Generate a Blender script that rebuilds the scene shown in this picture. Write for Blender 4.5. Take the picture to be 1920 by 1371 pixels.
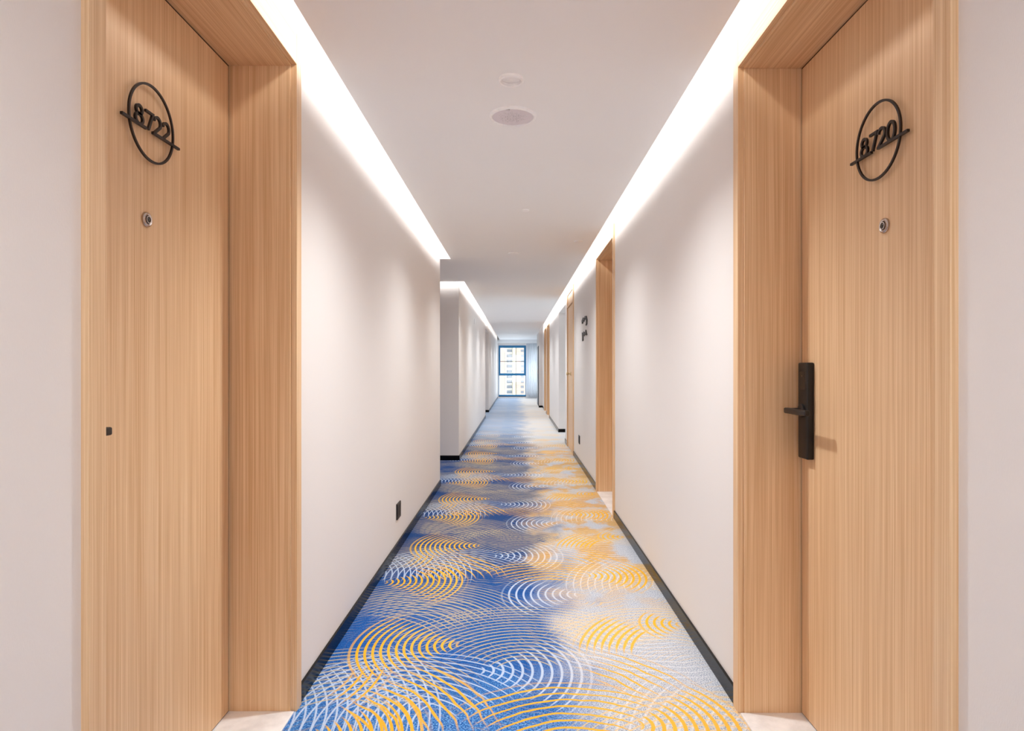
import bpy, bmesh, math, random
from mathutils import Vector, Matrix
random.seed(7)
D = bpy.data
for o in list(D.objects): D.objects.remove(o, do_unlink=True)
scn = bpy.context.scene
COL = scn.collection

# ------------------------------------------------------------------ camera
EYE = 1.15
cam = D.cameras.new('camera'); camo = D.objects.new('camera', cam); COL.objects.link(camo)
camo.location = (0, 0, EYE); camo.rotation_euler = (math.pi/2, 0, 0)
cam.sensor_fit = 'HORIZONTAL'; cam.sensor_width = 36; cam.lens = 36*1165/1920
cam.shift_x = -9/1920; cam.shift_y = 4.5/1920
cam.clip_start = .02; cam.clip_end = 1500
scn.camera = camo

# ------------------------------------------------------------------ world, exposure
w = D.worlds.new('World'); scn.world = w; w.use_nodes = True
bg = w.node_tree.nodes['Background']
bg.inputs[0].default_value = (.965, .98, 1, 1); bg.inputs[1].default_value = 2.3
vs = scn.view_settings
vs.view_transform = 'Standard'; vs.look = 'None'; vs.gamma = 1; vs.use_curve_mapping = False
vs.exposure = 0.80
scn.cycles.max_bounces = 16; scn.cycles.diffuse_bounces = 12

# ------------------------------------------------------------------ lights
LED = (1.0, .98, .955)
def area(name, loc, rot, sx, sy, power, color=(1, 1, 1), spread=180):
    l = D.lights.new(name, 'AREA'); l.shape = 'RECTANGLE'; l.size = sx; l.size_y = sy
    l.energy = power; l.color = color; l.spread = math.radians(spread)
    o = D.objects.new(name, l); COL.objects.link(o); o.location = loc; o.rotation_euler = rot
    return o
def aim(direction, length_axis):
    z = -Vector(direction).normalized(); x = Vector(length_axis).normalized(); y = z.cross(x)
    return Matrix((x, y, z)).transposed().to_euler()
LEDW = 1.15     # watts per metre of strip
def led(p0, p1, direction, k=1.0):
    p0, p1 = Vector(p0), Vector(p1); n = max(1, round((p1-p0).length/3.2))
    for i in range(n):
        a = p0.lerp(p1, i/n); b = p0.lerp(p1, (i+1)/n); L = (b-a).length
        area('cove_led_strip', (a+b)/2, aim(direction, (b-a)), L, .03, LEDW*L*k, LED)
led((-.615, -3.4, 2.262), (-.615, 6.00, 2.262), (-1, 0, -.25))
led((.615, -3.4, 2.262), (.615, 17.6, 2.262), (1, 0, -.25))
led((-2.6, 7.59, 2.262), (-.62, 7.59, 2.262), (0, 1, -.25))
led((-.615, 7.75, 2.262), (-.615, 15.0, 2.262), (-1, 0, -.25))
led((-.615, 15.2, 2.262), (-.615, 22.9, 2.262), (-1, 0, -.25), .35)
def lamp(x, y, z, power, rad, color=(.95, .985, 1)):  # added fill spots under the ceiling; only one has a downlight fitting
    l = D.lights.new('ceiling_fill_spot', 'SPOT'); l.energy = power; l.shadow_soft_size = rad
    l.spot_size = math.radians(138); l.spot_blend = 1.0; l.color = color
    o = D.objects.new('ceiling_fill_spot', l); COL.objects.link(o); o.location = (x, y, z)
    return o
LAMPW = 50.0
for yy in (-1.6, .5, 2.278, 4.0, 5.74, 7.6, 9.6, 11.6, 13.6, 15.8, 18.0, 20.2, 22.2): lamp(0, yy, 2.19, LAMPW*(.40 if yy < 1 else 1.25 if yy < 3 else .85 if yy < 8 else .85), .05)
lamp(-1.9, 6.8, 2.19, LAMPW*.5, .05)

# ------------------------------------------------------------------ materials
def srgb(r, g, b):
    f = lambda c: (c/255/12.92) if c/255 <= .04045 else ((c/255+.055)/1.055)**2.4
    return (f(r), f(g), f(b), 1)
class NT:
    def __init__(s, name):
        s.m = D.materials.new(name); s.m.use_nodes = True; s.t = s.m.node_tree
        s.b = s.t.nodes['Principled BSDF']
    def n(s, typ, **kw):
        nd = s.t.nodes.new(typ)
        for k, v in kw.items(): setattr(nd, k, v)
        return nd
    def lk(s, a, b): s.t.links.new(a, b)
    def put(s, sock, v):
        if isinstance(v, (int, float)): sock.default_value = v
        elif isinstance(v, (tuple, list)): sock.default_value = v
        else: s.lk(v, sock)
    def math(s, op, a, b=0.0, c=0.0, clamp=False):
        nd = s.n('ShaderNodeMath', operation=op); nd.use_clamp = clamp
        s.put(nd.inputs[0], a); s.put(nd.inputs[1], b)
        if op in ('WRAP', 'MULTIPLY_ADD', 'SMOOTH_MIN', 'SMOOTH_MAX'): s.put(nd.inputs[2], c)
        return nd.outputs[0]
    def mr(s, v, a, b, c=0.0, d=1.0, smooth=True):
        nd = s.n('ShaderNodeMapRange'); nd.interpolation_type = 'SMOOTHSTEP' if smooth else 'LINEAR'
        for i, x in enumerate((v, a, b, c, d)): s.put(nd.inputs[i], x)
        return nd.outputs[0]
    def mix(s, f, a, b):
        nd = s.n('ShaderNodeMix', data_type='RGBA')
        s.put(nd.inputs[0], f); s.put(nd.inputs[6], a); s.put(nd.inputs[7], b)
        return nd.outputs[2]
    def coord(s): return s.n('ShaderNodeTexCoord').outputs['Object']
    def noise(s, vec, scale, detail=2, rough=.5):
        nd = s.n('ShaderNodeTexNoise'); s.lk(vec, nd.inputs['Vector'])
        nd.inputs['Scale'].default_value = scale; nd.inputs['Detail'].default_value = detail
        nd.inputs['Roughness'].default_value = rough
        return nd.outputs[0]
    def vmul(s, vec, v):
        nd = s.n('ShaderNodeVectorMath', operation='MULTIPLY'); s.lk(vec, nd.inputs[0]); nd.inputs[1].default_value = v
        return nd.outputs[0]
    def bump(s, h, strength, dist):
        nd = s.n('ShaderNodeBump'); nd.inputs['Strength'].default_value = strength
        nd.inputs['Distance'].default_value = dist; s.lk(h, nd.inputs['Height'])
        s.lk(nd.outputs[0], s.b.inputs['Normal'])
    def base(s, c): s.put(s.b.inputs['Base Color'], c)
    def rough(s, r): s.put(s.b.inputs['Roughness'], r)
def plain(name, col, rough=.5, metal=0.0, spec=.5):
    t = NT(name); 
    n_ = t.noise(t.coord(), 60, 2); 
    c2 = tuple(min(1, c*1.10) for c in col[:3])+(1,); c1 = tuple(c*.92 for c in col[:3])+(1,)
    t.base(t.mix(n_, c1, c2)); t.rough(rough)
    t.b.inputs['Metallic'].default_value = metal; t.b.inputs['Specular IOR Level'].default_value = spec
    return t.m
def wall_mat(name, col):
    t = NT(name); co = t.coord()
    f = t.noise(t.vmul(co, (1, 1, .35)), 420, 2)
    g = t.noise(co, 3.0, 2)
    a = tuple(c*.965 for c in col[:3])+(1,)
    t.base(t.mix(t.math('MULTIPLY_ADD', f, .6, t.math('MULTIPLY', g, .4)), a, col))
    t.rough(.62); t.bump(f, .12, .002); t.b.inputs['Specular IOR Level'].default_value = .35
    return t.m
def wood_mat(name, scl, light=srgb(238, 207, 168), dark=srgb(204, 160, 115)):
    t = NT(name); co = t.coord()
    fine = t.noise(t.vmul(co, scl), 1.0, 3, .55)
    sl = tuple(v*.28 if v > 5 else v*.5 for v in scl)
    mid = t.noise(t.vmul(co, sl), 1.0, 2, .5)
    sl3 = tuple(v*.05 if v > 5 else v*.3 for v in scl)
    big = t.noise(t.vmul(co, sl3), 1.0, 1, .5)
    f = t.mr(fine, .34, .68); m = t.mr(mid, .36, .66)
    v = t.math('ADD', t.math('MULTIPLY', f, .46), t.math('ADD', t.math('MULTIPLY', m, .30), t.math('MULTIPLY', big, .26)))
    t.base(t.mix(v, dark, light)); t.rough(.42)
    t.bump(f, .10, .0008); t.b.inputs['Specular IOR Level'].default_value = .4
    return t.m
M = {}
M['wall'] = wall_mat('wall_fabric_paper', srgb(230, 225, 222))
M['ceiling'] = wall_mat('ceiling_paint', srgb(248, 249, 250))
M['wood_v'] = wood_mat('oak_laminate_upright_grain', (330, 330, 2.0))
M['wood_h'] = wood_mat('oak_laminate_level_grain', (330, 2.0, 330))
M['black'] = plain('black_lock_metal', srgb(24, 19, 18), .42, .1)
M['sign'] = plain('dark_bronze_sign_metal', srgb(38, 26, 22), .45, .2)
M['chrome'] = plain('satin_steel', srgb(190, 178, 172), .25, 1.0)
M['glassdark'] = plain('dark_lens_glass', srgb(20, 18, 18), .08)
M['white'] = plain('white_plastic', srgb(244, 244, 246), .45)
M['outlet'] = plain('black_outlet_plastic', srgb(22, 17, 16), .4)
M['gap'] = plain('dark_shadow_gap_seal', srgb(60, 36, 20), .8)
M['skirt'] = plain('glossy_black_skirting', srgb(9, 7, 6), .20, 0, .16)
M['frame'] = plain('blue_grey_window_aluminium', srgb(36, 118, 166), .45)
M['darkdoor'] = plain('dark_grey_metal_panel', srgb(62, 62, 70), .45, .3)
M['brass'] = plain('brass_knob_metal', srgb(212, 190, 150), .3, .8)
t = NT('marble_threshold'); co = t.coord()
n1 = t.noise(co, 9, 6, .65); n2 = t.noise(co, 3, 3)
t.base(t.mix(t.mr(t.math('ADD', n1, t.math('MULTIPLY', n2, .3)), .45, .85), srgb(222, 220, 220), srgb(246, 245, 245))); t.rough(.3); M['marble'] = t.m
t = NT('speaker_grille_mesh'); co = t.coord()
v = t.n('ShaderNodeTexVoronoi'); v.inputs['Scale'].default_value = 150; v.inputs['Randomness'].default_value = .15; t.lk(co, v.inputs['Vector'])
t.base(t.mix(t.mr(v.outputs['Distance'], .28, .40), srgb(130, 124, 128), srgb(226, 220, 226))); t.rough(.5); M['grille'] = t.m
t = NT('window_glass')
tr = t.n('ShaderNodeBsdfTransparent'); tr.inputs[0].default_value = (.93, .97, .98, 1)
gl = t.n('ShaderNodeBsdfGlossy'); gl.inputs['Roughness'].default_value = .02
mx = t.n('ShaderNodeMixShader'); mx.inputs[0].default_value = .06
t.lk(tr.outputs[0], mx.inputs[1]); t.lk(gl.outputs[0], mx.inputs[2])
t.lk(mx.outputs[0], t.t.nodes['Material Output'].inputs[0]); M['glass'] = t.m
t = NT('sheer_curtain_cloth')
df = t.n('ShaderNodeBsdfDiffuse'); df.inputs[0].default_value = srgb(244, 246, 250)
tl = t.n('ShaderNodeBsdfTranslucent'); tl.inputs[0].default_value = srgb(245, 248, 252)
tp = t.n('ShaderNodeBsdfTransparent')
m1 = t.n('ShaderNodeMixShader'); m1.inputs[0].default_value = .5
m2 = t.n('ShaderNodeMixShader')
wv = t.noise(t.vmul(t.coord(), (300, 300, 300)), 1, 1); t.lk(t.mr(wv, .3, .7, .05, .25), m2.inputs[0])
t.lk(df.outputs[0], m1.inputs[1]); t.lk(tl.outputs[0], m1.inputs[2])
t.lk(m1.outputs[0], m2.inputs[1]); t.lk(tp.outputs[0], m2.inputs[2])
t.lk(m2.outputs[0], t.t.nodes['Material Output'].inputs[0]); M['sheer'] = t.m
M['facade'] = plain('pale_render_facade', srgb(172, 168, 160), .9)
M['pier'] = plain('cream_pier', srgb(190, 182, 150), .9)
M['brick'] = plain('pink_brick_panel', srgb(168, 148, 138), .9)
M['farglass'] = plain('far_window_glass', srgb(98, 104, 114), .4)

# ---- carpet: fans of concentric arcs over a blue / grey / ochre ground
def carpet():
    t = NT('swirl_pattern_carpet'); co = t.coord()
    sp = t.n('ShaderNodeSeparateXYZ'); t.lk(co, sp.inputs[0]); X, Y = sp.outputs[0], sp.outputs[1]
    wob = t.noise(co, 5.0, 2)
    wobv = t.math('MULTIPLY', t.math('SUBTRACT', wob, .5), .05)
    P = 1.44
    def fan(cx, cy, ang, s, r0, r1, half, wid):
        a = math.radians(ang)
        dx = t.math('SUBTRACT', X, cx)
        dy = t.math('WRAP', t.math('SUBTRACT', Y, cy), P/2, -P/2)
        dx2 = t.math('MULTIPLY', dx, dx)
        r = t.math('SQRT', t.math('MULTIPLY_ADD', dy, dy, dx2))
        rr = t.math('ADD', r, wobv) if s > .038 else r
        dot = t.math('DIVIDE', t.math('MULTIPLY_ADD', dx, math.cos(a), t.math('MULTIPLY', dy, math.sin(a))), t.math('MAXIMUM', r, .001))
        ch = math.cos(math.radians(half))
        am = t.mr(dot, ch-.04, ch+.02+(1-ch)*.35)                 # angular fade
        rm = t.math('MULTIPLY', t.mr(r, r0, r0+.02), t.mr(r, r1-.06, r1, 1, 0))
        saw = t.math('ABSOLUTE', t.math('SUBTRACT', t.math('FRACT', t.math('DIVIDE', rr, s)), .5))   # .5 at ring lines
        wd = t.math('MULTIPLY', t.mr(dot, ch, 1.0, .38, .92), wid/s*.5)
        lo = t.math('SUBTRACT', .5, wd)
        line = t.mr(saw, t.math('SUBTRACT', lo, .07), t.math('ADD', lo, .02))
        return t.math('MULTIPLY', line, t.math('MULTIPLY', am, rm))
    yellow = [(-.217, 2.58, 180, .031, .02, .50, 46, .0105),
              (-.727, 3.33, 0, .031, .02, .48, 46, .0100),
              (.18, 1.74, 95, .041, .16, .56, 46, .0095),
              (-.80, 1.78, 38, .043, .34, .82, 19, .0090),
              (.82, 2.46, 152, .030, .34, .62, 20, .0130),
              (.75, 2.78, 180, .033, .02, .24, 52, .0120),
              (-.07, 1.85, 44, .044, .56, .86, 13, .0085),
              (.37, 3.44, 0, .034, .02, .40, 50, .0125),
              (-1.05, 2.36, -12, .036, .42, .60, 13, .0090)]
    white = [(-.162, 2.36, 0, .037, .02, .48, 46, .0085),
             (.33, 3.15, 180, .037, .02, .43, 50, .0085),
             (-.20, 2.02, 158, .035, .10, .66, 36, .0060),
             (-.38, 1.93, 88, .036, .20, .62, 60, .0060),
             (1.02, 1.80, 158, .038, .26, .80, 26, .0060),
             (.60, 2.95, 250, .040, .20, .70, 34, .0055),
             (-1.20, 1.95, 20, .034, .40, 1.00, 22, .0055)]
    tan = [(.03, 2.33, 90, .030, .10, .70, 66, .0075),
           (-.47, 2.72, 85, .030, .16, .64, 64, .0065),
           (-.72, 2.46, 60, .036, .40, .80, 30, .0060),
           (.62, 2.40, 95, .030, .20, .62, 60, .0065),
           (.62, 3.08, 95, .030, .16, .60, 60, .0070),
           (-.60, 3.42, 88, .030, .16, .60, 60, .0065)]
    def mx(lst):
        o = None
        for a in lst:
            f = fan(*a); o = f if o is None else t.math('MAXIMUM', o, f)
        return o
    my, mw, mt = mx(yellow), mx(white), mx(tan)
    # ground: blue to the left, silver grey to the right, ochre patches further down the corridor
    big = t.noise(t.vmul(co, (1.0, .8, 1)), 2.6, 3, .6)
    big2 = t.noise(t.vmul(co, (1.3, 1.0, 1)), 3.7, 3, .6)
    spk = t.noise(co, 200, 2, .7); spk2 = t.noise(co, 150, 2, .6)
    side = t.math('ADD', X, t.math('MULTIPLY', t.math('SUBTRACT', big, .5), .75))
    far = t.mr(Y, 2.7, 3.9)
    grey = t.mr(side, .05, .36)
    blue = t.mix(t.mr(spk, .35, .68), srgb(0, 58, 136), srgb(40, 112, 184))
    blue_l = t.mix(t.mr(spk, .35, .65), srgb(30, 112, 196), srgb(130, 182, 226))
    near = t.mr(t.math('ADD', Y, t.math('MULTIPLY', big2, .8)), 2.35, 2.85, 1, 0)
    bl = t.mix(t.math('MULTIPLY', near, t.mr(spk2, .40, .60)), blue, blue_l)
    bl = t.mix(t.math('MULTIPLY', far, .85), bl, t.mix(t.mr(spk, .4, .66), srgb(2, 40, 96), srgb(36, 82, 138)))
    gr = t.mix(t.mr(spk, .36, .56), srgb(120, 132, 158), srgb(206, 208, 212))
    c = t.mix(grey, bl, gr)
    och = t.math('MULTIPLY', t.math('MULTIPLY', far, t.mr(side, .06, .30)), t.mr(big2, .42, .58))
    farend = t.mr(Y, 7.5, 10.0, 1, 0)
    och = t.math('MULTIPLY', och, farend)
    oc = t.mix(t.mr(spk2, .42, .58), srgb(176, 142, 96), srgb(222, 158, 40))
    c = t.mix(t.math('MULTIPLY', och, .85), c, oc)
    # fine hatching lines woven across the whole width
    wy = t.math('ADD', Y, t.math('MULTIPLY', t.math('SINE', t.math('MULTIPLY', X, 5.2)), .10))
    wy = t.math('ADD', wy, t.math('MULTIPLY', t.math('SUBTRACT', big, .5), .30))
    hs = t.math('ABSOLUTE', t.math('SUBTRACT', t.math('FRACT', t.math('DIVIDE', wy, .027)), .5))
    hl = t.math('MULTIPLY', t.mr(hs, .34, .44), t.mr(big2, .40, .58))
    hl = t.math('MULTIPLY', hl, t.mr(Y, 2.2, 3.0, .35, .75))
    c = t.mix(hl, c, t.mix(grey, srgb(172, 158, 132), srgb(226, 190, 128)))
    mw = t.math('MULTIPLY', mw, t.mr(grey, 0, 1, 1, .65))
    c = t.mix(t.math('MULTIPLY', mw, .80), c, t.mix(grey, srgb(196, 212, 234), srgb(232, 230, 232)))
    lt = t.mix(grey, srgb(196, 180, 140), srgb(226, 198, 150))
    c = t.mix(t.math('MULTIPLY', mt, .85), c, lt)
    c = t.mix(t.math('MULTIPLY', my, .95), c, t.mix(t.mr(big, .35, .65), srgb(238, 176, 8), srgb(232, 182, 60)))
    pale = t.math('MULTIPLY', t.mr(Y, 8.2, 12.5), .80)          # window glare on the far run, put into the carpet colour
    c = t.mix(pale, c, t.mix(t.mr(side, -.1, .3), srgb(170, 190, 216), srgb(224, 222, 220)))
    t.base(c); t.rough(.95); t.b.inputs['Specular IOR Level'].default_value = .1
    t.b.inputs['Sheen Weight'].default_value = .05
    t.bump(t.math('ADD', spk, t.math('MULTIPLY', t.math('MAXIMUM', my, mw), .4)), .35, .004)
    return t.m
M['carpet'] = carpet()

# ------------------------------------------------------------------ mesh helpers
class MB:
    def __init__(s): s.bm = bmesh.new()
    def box(s, x0, x1, y0, y1, z0, z1, bevel=0.0, seg=2):
        x0, x1 = sorted((x0, x1)); y0, y1 = sorted((y0, y1)); z0, z1 = sorted((z0, z1))
        vs_ = [s.bm.verts.new((x, y, z)) for x in (x0, x1) for y in (y0, y1) for z in (z0, z1)]
        q = [(0, 1, 3, 2), (4, 6, 7, 5), (0, 4, 5, 1), (2, 3, 7, 6), (0, 2, 6, 4), (1, 5, 7, 3)]
        fs = [s.bm.faces.new([vs_[i] for i in f]) for f in q]
        if bevel:
            es = {e for f in fs for e in f.edges}
            bmesh.ops.bevel(s.bm, geom=list(es), offset=bevel, segments=seg, affect='EDGES', profile=.5)
        return s
    def ribbon(s, pts, width, put, d0, d1, closed=False):
        """flat stroke following 2-D pts, extruded between depths d0 and d1; put(a, b, d) -> 3-D"""
        n = len(pts); L = []; R = []
        for i, p in enumerate(pts):
            p = Vector(p)
            a = Vector(pts[(i-1) % n]) if (closed or i > 0) else None
            b = Vector(pts[(i+1) % n]) if (closed or i < n-1) else None
            d1_ = (p-a).normalized() if a is not None else None; d2_ = (b-p).normalized() if b is not None else None
            if d1_ is None: d1_ = d2_
            if d2_ is None: d2_ = d1_
            nn = Vector((-(d1_+d2_).y, (d1_+d2_).x))
            nn = nn.normalized() if nn.length > 1e-6 else Vector((-d2_.y, d2_.x))
            k = max(.45, nn.dot(Vector((-d2_.y, d2_.x))))
            L.append(p+nn*width/2/k); R.append(p-nn*width/2/k)
        V = [[s.bm.verts.new(put(q.x, q.y, d)) for d in (d0, d1) for q in (l, r)] for l, r in zip(L, R)]
        rng = range(n) if closed else range(n-1)
        for i in rng:
            a, b = V[i], V[(i+1) % n]
            for f in ((0, 1), (1, 3), (3, 2), (2, 0)):
                s.bm.faces.new((a[f[0]], a[f[1]], b[f[1]], b[f[0]]))
        if not closed:
            for a in (V[0], V[-1]): s.bm.faces.new((a[0], a[1], a[3], a[2]))
        return s
    def lathe(s, prof, origin, axis, seg=40, cap=True):
        """prof: list of (radius, along); axis unit vector"""
        ax = Vector(axis).normalized(); u = ax.orthogonal().normalized(); v = ax.cross(u)
        rings = []
        for r, h in prof:
            if r < 1e-6: rings.append([s.bm.verts.new(Vector(origin)+ax*h)]); continue
            rings.append([s.bm.verts.new(Vector(origin)+ax*h+(u*math.cos(2*math.pi*i/seg)+v*math.sin(2*math.pi*i/seg))*r) for i in range(seg)])
        for a, b in zip(rings, rings[1:]):
            for i in range(seg):
                j = (i+1) % seg
                if len(a) == 1 and len(b) == 1: continue
                if len(a) == 1: s.bm.faces.new((a[0], b[i], b[j]))
                elif len(b) == 1: s.bm.faces.new((a[i], a[j], b[0]))
                else: s.bm.faces.new((a[i], a[j], b[j], b[i]))
        return s
    def build(s, name, mat, parent=None, smooth=False, bevel=0.0, seg=2):
        bmesh.ops.recalc_face_normals(s.bm, faces=s.bm.faces)
        me = D.meshes.new(name); s.bm.to_mesh(me); s.bm.free()
        me.materials.append(mat)
        if smooth:
            for p in me.polygons: p.use_smooth = True
            try: me.set_sharp_from_angle(angle=math.radians(35))
            except Exception: pass
        o = D.objects.new(name, me); COL.objects.link(o)
        if parent:
            o.parent = parent; o.matrix_parent_inverse = Matrix.Translation(-Vector(parent.location))
        if bevel:
            m = o.modifiers.new('soft_edges', 'BEVEL'); m.width = bevel; m.segments = seg; m.limit_method = 'ANGLE'
        return o
def empty(name, loc, parent=None):
    o = D.objects.new(name, None); COL.objects.link(o); o.location = loc; o.empty_display_size = .1
    if parent: o.parent = parent
    return o
def tag(o, label=None, cat=None, group=None, kind=None):
    if label: o['label'] = label
    if cat: o['category'] = cat
    if group: o['group'] = group
    if kind: o['kind'] = kind
    return o
def struct(o): o['kind'] = 'structure'; return o

# ------------------------------------------------------------------ measures
W = .75            # wall planes
CAS = .736         # casing front plane
CEIL = 2.21        # underside of dropped ceiling
TOP = 2.46         # cove top
YB, YE = -3.6, 23.5

# ------------------------------------------------------------------ shell
b = MB(); b.box(-3.2, 2.4, YB, YE+.3, -.12, 0); struct(b.build('floor', M['carpet']))

b = MB()
b.box(-.644, .644, YB, 18.1, CEIL, CEIL+.02)
b.box(-.644, .95, 18.1, YE, CEIL, CEIL+.02)
b.box(-3.2, -.644, 6.05, 7.62, CEIL, CEIL+.02)
b.box(-3.2, 2.4, YB, YE+.3, TOP, TOP+.06)
b.box(-3.2, -.644, 6.05, 6.07, CEIL+.02, TOP)
struct(b.build('ceiling', M['ceiling']))

def wall_with_holes(b, s, x, thick, y0, y1, holes, z1=TOP):
    """wall slab at plane s*x going outward, holes = (ya, yb, ztop)"""
    y = y0
    for ya, yb, zt in sorted(holes):
        if ya > y: b.box(s*x, s*(x+thick), y, ya, 0, z1)
        b.box(s*x, s*(x+thick), ya, yb, zt, z1); y = yb
    if y1 > y: b.box(s*x, s*(x+thick), y, y1, 0, z1)

RT = 1.003
HL, HR = EYE+1.012, EYE+.998
DL, DR = .958, .943
b = MB()
wall_with_holes(b, -1, W, .40, YB, 6.07, [(1.09, 2.105, HL+.03)])
b.box(-3.2, -W-.4, 5.95, 6.07, 0, TOP)
b.box(-3.2, -.722, 7.74, 7.90, 0, TOP)
wall_with_holes(b, -1, .722, .18, 7.90, 14.3, [])
b.box(-.73, -1.7, 14.3, 16.1, 2.07, TOP); b.box(-1.7, -1.8, 14.2, 16.2, 0, TOP); b.box(-.91, -1.7, 14.2, 14.3, 0, TOP)
b.box(-.73, -1.7, 16.1, 16.25, 0, TOP)
b.box(-.73, -.91, 16.25, YE, 0, TOP)
b.box(-3.2, -3.3, 5.95, 7.9, 0, TOP)
struct(b.build('wall_left', M['wall']))

b = MB()
wall_with_holes(b, 1, W, .40, YB, 9.6, [(1.075, 2.095, HR+.03), (4.765, 5.785, HR+.03), (8.19, 9.11, 2.20)])
b.box(W, 2.3, 9.6, 11.1, 2.125, TOP)
b.box(W+.4, 2.3, 9.48, 9.6, 0, TOP); b.box(W, 2.3, 11.1, 11.25, 0, TOP)
wall_with_holes(b, 1, W, .40, 11.25, 18.0, [(14.22, 15.23, HR+.03), (15.72, 16.73, HR+.03)])
b.box(.649, 1.05, 18.0, 20.0, 0, TOP)
b.box(.95, 1.05, 20.0, YE, 0, TOP)
struct(b.build('wall_right', M['wall']))

b = MB()   # end wall with two openings
b.box(-.95, -.69, YE, YE+.16, 0, TOP); b.box(-.69, .347, YE, YE+.16, 0, .055); b.box(-.69, .347, YE, YE+.16, 2.0, TOP)
b.box(.347, .42, YE, YE+.16, 0, TOP); b.box(.42, .93, YE, YE+.16, 2.0, TOP); b.box(.42, .93, YE, YE+.16, 0, .12); b.box(.93, 1.05, YE, YE+.16, 0, TOP)
struct(b.build('wall_back', M['wall']))

# baseboards
def skirting(name, pieces):
    b = MB()
    for p in pieces: b.box(*p, 0.0, .060)
    struct(b.build(name, M['skirt'], bevel=.001))
k = .010
skirting('baseboard_left', [(-W, -W+k, YB, 1.071), (-W, -W+k, 2.122, 6.07), (-3.2, -.722, 7.74-k, 7.74), (-.722, -.722+k, 7.74-k, 14.3),
                            (-1.7, -.73, 16.1-k, 16.1), (-.73, -.73+k, 16.1-k, YE)])
skirting('baseboard_right', [(W-k, W, YB, 1.055), (W-k, W, 2.112, 4.75), (W-k, W, 5.80, 8.15), (W-k, W, 9.15, 9.6),
                             (W, 2.3, 11.1-k, 11.1), (W-k, W, 11.1-k, 14.19), (W-k, W, 15.26, 15.69), (W-k, W, 16.76, 18.0),
                             (.649-k, W, 18.0-k, 18.0), (.649-k, .649, 18.0, 18.22)])

# ------------------------------------------------------------------ doors
def door(n, s, y0, y1, ht, dp, hc, cw=.053, leaf_label=None, lock=None, peep=None, thr=True, knob=None):
    """s side, y0..y1 clear opening, ht clear height, dp leaf plane, hc casing top"""
    root = struct(empty('door_%d' % n, (s*W, (y0+y1)/2, 0)))
    X = lambda v: s*v
    e = .008
    b = MB()   # upright casings
    b.box(X(CAS), X(.762), y0-cw, y0-e, 0, hc); b.box(X(CAS), X(.762), y1+e, y1+cw, 0, hc)
    b.build('casing', M['wood_v'], root, bevel=.0012)
    b = MB(); b.box(X(CAS+.0006), X(.762), y0-e, y1+e, ht+e, hc-.0006)
    b.build('casing_header', M['wood_h'], root, bevel=.0012)
    b = MB()   # deep jamb lining
    b.box(X(.755), X(dp+.045), y0-.022, y0, 0, ht); b.box(X(.755), X(dp+.045), y1, y1+.022, 0, ht)
    b.build('jamb', M['wood_v'], root, bevel=.0012)
    b = MB(); b.box(X(.755), X(dp+.045), y0-.022, y1+.022, ht, ht+.022)
    b.build('head_lining', M['wood_h'], root, bevel=.0012)
    b = MB(); b.box(X(dp+.0025), X(dp+.055), y0-.002, y1+.002, .002, ht+.002)
    b.build('door_seal', M['gap'], root)
    lf = MB(); lf.box(X(dp), X(dp+.0022), y0+.005, y1-.006, .010, ht-.006)
    leaf = lf.build('door_leaf', M['wood_v'], root, bevel=.001)
    if thr:
        b = MB(); b.box(X(.742), X(dp+.03), y0, y1, .0, .006); b.build('threshold', M['marble'], root, bevel=.001)
    if peep:
        py, pz = peep; R = .0195; pl = X(dp)
        b = MB(); b.lathe([(.0, .0), (R, .0), (R, .0035), (R*.93, .006), (R*.78, .0075), (R*.60, .0065), (R*.52, .003), (0, .003)], (pl, py, pz), (-s, 0, 0), 40)
        p = b.build('peephole', M['chrome'], root, smooth=True)
        b = MB(); b.lathe([(R*.44, .0031), (R*.44, .006), (R*.30, .0085), (0, .0095)], (pl, py, pz), (-s, 0, 0), 32)
        b.build('lens', M['glassdark'], p, smooth=True)
        b = MB(); b.lathe([(R*.50, .0031), (R*.50, .0085), (R*.40, .0085), (R*.40, .0035)], (pl, py, pz), (-s, 0, 0), 32)
        b.build('lens_ring', M['chrome'], p, smooth=True)
    if lock:
        ly, ldir = lock                       # centre, direction of lever (+1 away from camera)
        z0, z1 = EYE-.292, EYE+.017
        b = MB(); b.box(X(dp), X(dp-.024), ly-.0315, ly+.0315, z0, z1, .0045, 3)
        lk = b.build('door_lock', M['black'], root, smooth=True)
        zc = EYE-.137; yc = ly
        b = MB(); b.lathe([(.0, 0), (.021, 0), (.021, .006), (.017, .008), (.0, .008)], (X(dp-.024), yc, zc), (-s, 0, 0), 32)
        b.build('rosette', M['black'], lk, smooth=True)
        b = MB(); b.lathe([(.0, 0), (.0085, 0), (.0085, .040), (0, .040)], (X(dp-.030), yc, zc), (-s, 0, 0), 24)
        b.box(X(dp-.062), X(dp-.080), yc-ldir*.011, yc+ldir*.135, zc-.009, zc+.009, .004, 3)
        b.build('lever_handle', M['black'], lk, smooth=True)
        b = MB(); b.box(X(dp-.0243), X(dp-.0240), yc-.018, yc+.018, EYE-.07, EYE-.012); b.build('card_reader', M['glassdark'], lk)
        b = MB(); b.lathe([(0, 0), (.002, 0), (.002, .0008), (0, .0008)], (X(dp-.0243), yc, EYE-.026), (-s, 0, 0), 12)
        b.build('indicator', M['chrome'], lk)
    if knob:
        b = MB(); b.lathe([(0, 0), (.026, 0), (.026, .006), (.012, .010), (.010, .030), (.022, .040), (.026, .052), (.020, .062), (0, .066)], (X(dp), knob[0], knob[1]), (-s, 0, 0), 24)
        b.build('knob', M['brass'], root, smooth=True)
    return root
d1 = door(1, -1, 1.1223, 2.071, EYE+1.008, DL, 2.270, lock=(1.216, 1), peep=(1.605, EYE+.383))
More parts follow.
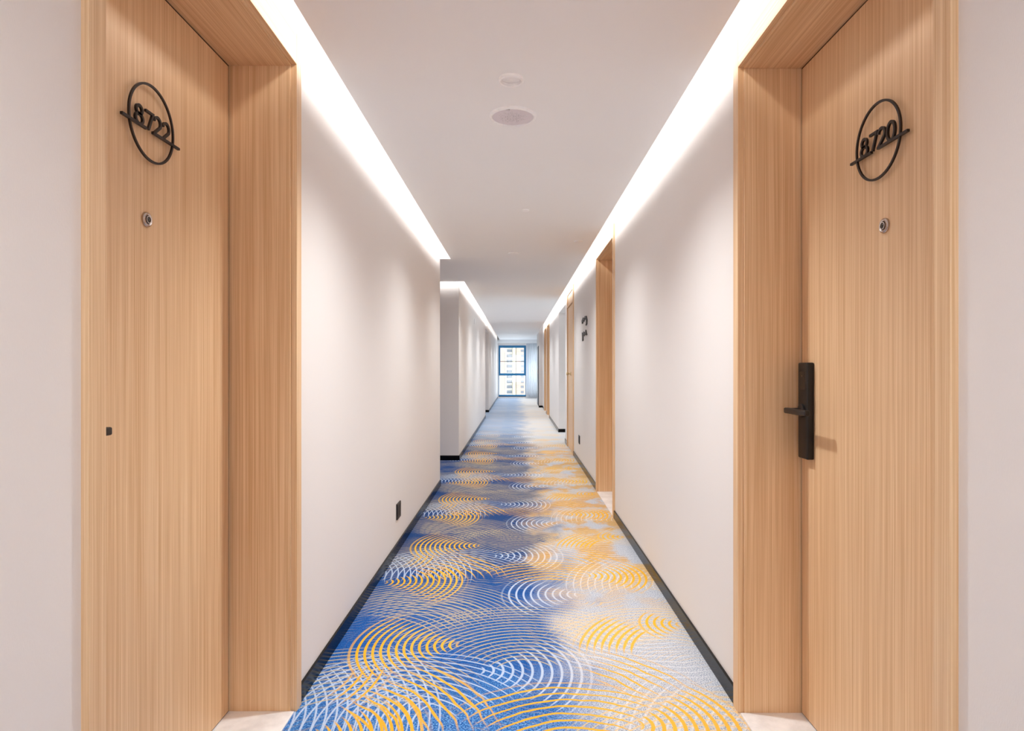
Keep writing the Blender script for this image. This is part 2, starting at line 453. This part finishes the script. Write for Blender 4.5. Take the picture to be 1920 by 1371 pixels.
d2 = door(2, 1, 1.108, 2.061, EYE+.994, DR, 2.250, lock=(2.000, -1), peep=(1.590, EYE+.364))
d3 = door(3, 1, 4.80, 5.75, EYE+.998, DR, 2.255)
d5 = door(5, 1, 14.25, 15.20, EYE+.998, DR, 2.255)
d6 = door(6, 1, 15.75, 16.70, EYE+.998, .80, 2.255, knob=(16.0, 1.03))
# flush service door with an over-panel, almost level with the wall
root = struct(empty('door_4', (W, 8.65, 0)))
b = MB(); b.box(CAS, .80, 8.15, 8.20, 0, 2.25); b.box(CAS, .80, 9.10, 9.15, 0, 2.25); b.build('casing', M['wood_v'], root, bevel=.001)
b = MB(); b.box(.7366, .80, 8.20, 9.10, 2.2, 2.2495); b.box(.7366, .80, 8.20, 9.10, 2.025, 2.055); b.build('casing_header', M['wood_h'], root, bevel=.001)
b = MB(); b.box(.748, .79, 8.205, 9.095, 2.057, 2.198); b.build('over_panel', M['wood_v'], root)
b = MB(); b.box(.750, .79, 8.205, 9.095, .01, 2.018); b.build('door_leaf', M['wood_v'], root)
b = MB(); b.box(.792, .80, 8.19, 9.11, .0, 2.2); b.build('door_seal', M['gap'], root)
b = MB(); b.lathe([(0, 0), (.028, 0), (.028, .006), (.012, .010), (.010, .030), (.024, .040), (.027, .052), (.020, .062), (0, .066)], (.750, 8.62, 1.07), (-1, 0, 0), 24)
b.build('knob', M['brass'], root, smooth=True)

# ------------------------------------------------------------------ room number signs
def ell(cx, cy, rx, ry, a0=0, a1=360, n=28):
    return [(cx+rx*math.cos(math.radians(a0+(a1-a0)*i/n)), cy+ry*math.sin(math.radians(a0+(a1-a0)*i/n))) for i in range(n+1)]
def digit_strokes(ch, x, wd, h):
    """list of (points, closed) with the base line at 0"""
    c = x+wd/2
    if ch == '8':
        return [(ell(c, h*.74, wd*.33, h*.23)[:-1], True), (ell(c, h*.27, wd*.42, h*.27)[:-1], True)]
    if ch == '7':
        return [([(x+wd*.05, h*.94), (x+wd*.95, h*.94), (x+wd*.42, 0)], False)]
    if ch == '0':
        return [(ell(c, h*.49, wd*.43, h*.49)[:-1], True)]
    if ch == '2':
        arc = ell(c, h*.66, wd*.40, h*.31, 170, -32, 16)
        return [(arc+[(x+wd*.12, .001)], False)]
def number_sign(s, dp, yc, zc, text, label):
    root = empty('room_number_sign', (s*dp, yc, zc))
    tag(root, label, 'sign', 'round room number signs')
    put = lambda a, h, d: (s*(dp-d), yc+(-s)*a, zc+h)      # a = reading direction, d = stand-off from the leaf
    # reading left to right: on the right wall the far end is on the left
    d0, d1 = .008, .013
    b = MB(); b.ribbon(ell(0, 0, .0975, .0975, n=72)[:-1], .0056, put, d0, d1, True); b.build('ring', M['sign'], root)
    b = MB(); base = -.0205
    b.ribbon([(-.126, base), (-.026, base)], .0064, put, d0-.001, d1+.001); b.ribbon([(.002, base), (.127, base)], .0064, put, d0-.001, d1+.001)
    b.build('crossbar', M['sign'], root)
    xs = [-.076, -.034, .003, .043]
    for ch, x in zip(text, xs):
        b = MB()
        for pts, cl in digit_strokes(ch, x, .036, .0475):
            b.ribbon([(p[0], p[1]+base) for p in pts], .0066, put, d0+.0005, d1+.0015, cl)
        b.build('digit', M['sign'], root)
number_sign(-1, DL, 1.6145, EYE+.633, '8722', 'round dark metal sign reading 8722 on the left oak door')
number_sign(1, DR, 1.6065, EYE+.587, '8720', 'round dark metal sign reading 8720 on the right oak door')

# ------------------------------------------------------------------ wayfinding sign on the right wall
def wall_strokes(name, strokes, wid, label):
    put = lambda a, h, d: (W-d, a*7, h)
    b = MB()
    for st in strokes:
        pts = []
        for px, py in st:
            u = px-969; y = 873.75/u; pts.append((y/7, EYE+(690-py)*y/1165))
        b.ribbon(pts, wid, put, -.0005, .010)
    o = b.build(name, M['sign']); tag(o, label, 'sign', 'black wayfinding characters'); return o
g = lambda L: [(1075+x/19.58, 580+y/19.58) for x, y in L]
wall_strokes('direction_sign', [g([(352, 530), (345, 420), (372, 350), (385, 400)]), g([(350, 440), (400, 440), (440, 300), (430, 390)]), g([(440, 300), (482, 270), (505, 400), (500, 560)]), g([(475, 565), (505, 575)])],
             .012, 'upper row of small black characters on the right wall beyond the recessed oak doorway')
wall_strokes('direction_sign', [g([(362, 1165), (365, 1010), (350, 890), (385, 960)]), g([(385, 960), (402, 860), (430, 930), (405, 985)]), g([(435, 940), (475, 800), (492, 900), (455, 900)]), g([(492, 900), (505, 950)])],
             .012, 'lower row of small black characters with a tall downward stroke on the right wall')

# ------------------------------------------------------------------ outlets
def outlet(s, y, z, label):
    root = empty('wall_outlet', (s*W, y, z)); tag(root, label, 'outlet', 'black wall outlets')
    b = MB(); b.box(s*W, s*(W-.009), y-.060, y+.060, z-.050, z+.050, .003, 2); b.build('cover_plate', M['outlet'], root)
    for dy in (-.027, .027):
        b = MB(); b.box(s*(W-.009), s*(W-.0105), y+dy-.022, y+dy+.022, z-.032, z+.032, .0006, 1); b.build('socket', M['black'], root)
outlet(-1, 3.92, .252, 'black wall outlet low on the left wall near the black skirting')
outlet(1, 7.43, .293, 'small black wall outlet low on the right wall between two wooden doorways')

# ------------------------------------------------------------------ ceiling fittings
root = empty('recessed_downlight', (-.021, 2.278, CEIL)); tag(root, 'small round white recessed downlight in the ceiling, the nearer fitting', 'downlight')
o3 = (-.021, 2.278, CEIL)
b = MB(); b.lathe([(.046, 0), (.046, .010), (.041, .013), (.037, .011), (.034, .001), (.046, 0)], o3, (0, 0, -1), 48); b.build('trim_ring', M['white'], root, smooth=True)
b = MB(); b.lathe([(.0345, 0), (.031, .0005), (.020, .002), (0, .003)], o3, (0, 0, -1), 40); b.build('lens', M['white'], root, smooth=True)
root = empty('ceiling_speaker', (-.017, 2.61, CEIL)); tag(root, 'round white perforated speaker grille in the ceiling behind the small downlight', 'speaker')
o3 = (-.017, 2.61, CEIL)
b = MB(); b.lathe([(.098, 0), (.0975, .008), (.092, .012), (.087, .010), (.086, 0)], o3, (0, 0, -1), 56); b.build('rim', M['white'], root, smooth=True)
b = MB(); b.lathe([(.0862, .0), (.0862, .0055), (.05, .0075), (0, .008)], o3, (0, 0, -1), 56); b.build('grille', M['grille'], root, smooth=True)
b = MB(); b.box(-.046, -.028, 2.522, 2.530, CEIL-.0095, CEIL-.006); b.build('badge', M['glassdark'], root)
def plate(x, y, r, label, name='sprinkler_cover'):
    b = MB(); b.lathe([(r, 0), (r, .004), (r*.8, .008), (0, .009)], (x, y, CEIL), (0, 0, -1), 32)
    tag(b.build(name, M['white'], smooth=True), label, 'sprinkler cover', 'round ceiling cover plates')
plate(.516, 5.20, .036, 'small round ceiling cover plate near the right cove light')
plate(.057, 4.17, .026, 'tiny round ceiling cover plate in the middle, nearest of the small plates')
plate(-.03, 5.74, .050, 'faint flat round ceiling plate in the middle, farther than the tiny one')
b = MB(); b.box(-.722, -.712, 10.53, 10.62, 1.90, 1.98, .002, 1); tag(b.build('wall_sensor', M['white']), 'tiny pale sensor box high on the far left wall', 'sensor')

# ------------------------------------------------------------------ window at the end
root = struct(empty('window_1', (-.17, YE, .055)))
x0, x1 = -.69, .347
b = MB(); fy0, fy1 = YE+.03, YE+.09
b.box(x0, x0+.065, fy0, fy1, .86, 2.0); b.box(x1-.075, x1, fy0, fy1, .86, 2.0); b.box(x0+.065, x1-.075, fy0, fy1, 1.91, 2.0); b.box(x0+.065, x1-.075, fy0, fy1, .86, .945)
b.build('sash_frame', M['frame'], root, bevel=.004)
b = MB(); b.box(x0+.065, x1-.075, fy0+.01, fy1-.01, 1.385, 1.405); b.build('glazing_bar', M['darkdoor'], root)
b = MB(); b.box(x0, x0+.02, fy0, fy1, .055, .86); b.box(x1-.02, x1, fy0, fy1, .055, .86); b.box(x0+.02, x1-.02, fy0, fy1, .075, .13); b.build('lower_frame', M['frame'], root)
b = MB(); b.box(x0, x1, fy0-.01, fy1, .055, .075); b.build('bottom_gasket', M['darkdoor'], root)
b = MB(); b.box(x0+.06, x1-.07, fy0+.028, fy0+.034, .94, 1.915); b.build('upper_pane', M['glass'], root)
b = MB(); b.box(x0+.018, x1-.018, fy0+.028, fy0+.034, .125, .862); b.build('lower_pane', M['glass'], root)
root = struct(empty('window_2', (.67, YE, .12)))
b = MB(); b.box(.42, .46, fy0, fy1, .12, 2.0); b.box(.89, .93, fy0, fy1, .12, 2.0); b.box(.46, .89, fy0, fy1, 1.95, 2.0); b.box(.46, .89, fy0, fy1, .12, .17); b.build('sash_frame', M['frame'], root)
b = MB(); b.box(.455, .895, fy0+.028, fy0+.034, .165, 1.955); b.build('pane', M['glass'], root)
# side window lighting the passage on the right
root = struct(empty('window_3', (2.3, 10.35, 0)))
b = MB(); b.box(2.26, 2.32, 9.6, 10.0, 0, 2.125); b.box(2.26, 2.32, 10.85, 11.1, 0, 2.125); b.box(2.26, 2.32, 10.0, 10.85, 0, .3); b.box(2.26, 2.32, 10.0, 10.85, 1.7, 2.125); b.build('sash_frame', M['frame'], root)
b = MB(); b.box(2.288, 2.294, 9.99, 10.86, .29, 1.71); b.build('pane', M['glass'], root)

# curtain rail and sheer curtain
root = empty('sheer_curtain', (.64, YE-.12, .03)); tag(root, 'white sheer curtain hanging beside the far window', 'curtain')
bm = bmesh.new(); prev = None; N = 150
for i in range(N+1):
    f = i/N
    if f < .55: x = .36+(.88-.36)*f/.55; y = YE-.13
    else:
        g_ = (f-.55)/.45; x = .88-.12*math.sin(g_*1.2); y = YE-.13-2.3*g_
    off = .022*math.sin(i*.95)+.012*math.sin(i*.41+1)
    p = (x, y+off) if f < .55 else (x+off, y)
    v0 = bm.verts.new((p[0], p[1], .03)); v1 = bm.verts.new((p[0]*1.0, p[1], 2.07))
    if prev: bm.faces.new((prev[0], v0, v1, prev[1]))
    prev = (v0, v1)
m_ = MB(); m_.bm.free(); m_.bm = bm
m_.build('cloth', M['sheer'], root, smooth=True).modifiers.new('thick', 'SOLIDIFY').thickness = .002
b = MB(); b.box(.34, .93, YE-.15, YE-.11, 2.07, 2.10); b.box(.84, .88, 21.1, YE-.15, 2.07, 2.10); b.build('rail', M['white'], root)
b = MB(); b.box(-.73, .95, YE-.20, YE, 2.085, CEIL); struct(b.build('trim_1', M['ceiling']))

# tall dark cabinet door set against the column on the right
root = empty('hose_cabinet', (.64, 18.7, 0)); tag(root, 'tall narrow dark grey panel on the right wall just before the far curtain', 'cabinet')
b = MB(); b.box(.647, .633, 18.24, 19.2, .03, 1.80); b.build('body', M['darkdoor'], root, bevel=.002)
b = MB(); b.box(.633, .627, 18.27, 19.17, .06, 1.77); d_ = b.build('door', M['darkdoor'], root, bevel=.001)
b = MB(); b.box(.627, .610, 18.33, 18.345, .98, 1.10); b.build('handle', M['chrome'], d_)

# ------------------------------------------------------------------ apartment block outside
BY = 350.0
root = empty('apartment_building', (0, BY, -26)); tag(root, 'pale apartment tower with rows of grey windows seen through the far window', 'building')
Xp = lambda px: (px-969)/1165*BY
b = MB(); b.box(Xp(915), Xp(1010), BY, BY+14, -26, 44); b.build('wall', M['facade'], root)
b = MB(); b.box(Xp(961.5), Xp(966.5), BY-1.4, BY, -26, 44); b.build('pier', M['pier'], root)
b = MB(); b.box(Xp(968), Xp(1008), BY-.7, BY, -26, 44); b.build('brick_panel', M['brick'], root)
b = MB(); b.box(Xp(938), Xp(946), BY-.5, BY, -26, 44); b.build('side_panel', M['brick'], root)
for i in range(-7, 14):
    z = EYE+i*2.9+.9
    b = MB(); b.box(Xp(949.5), Xp(960.5), BY-.9, BY, z-1.35, z-.75); b.build('balcony', M['facade'], root)
    b = MB(); b.box(Xp(950.5), Xp(960), BY-.15, BY, z-.7, z+.8); b.build('window', M['farglass'], root)
    b = MB(); b.box(Xp(976.5), Xp(982), BY-.8, BY-.7, z-.6, z+.7); b.build('window', M['farglass'], root)
    b = MB(); b.box(Xp(968), Xp(985), BY-.95, BY-.7, z-1.4, z-1.1); b.build('ledge', M['facade'], root)
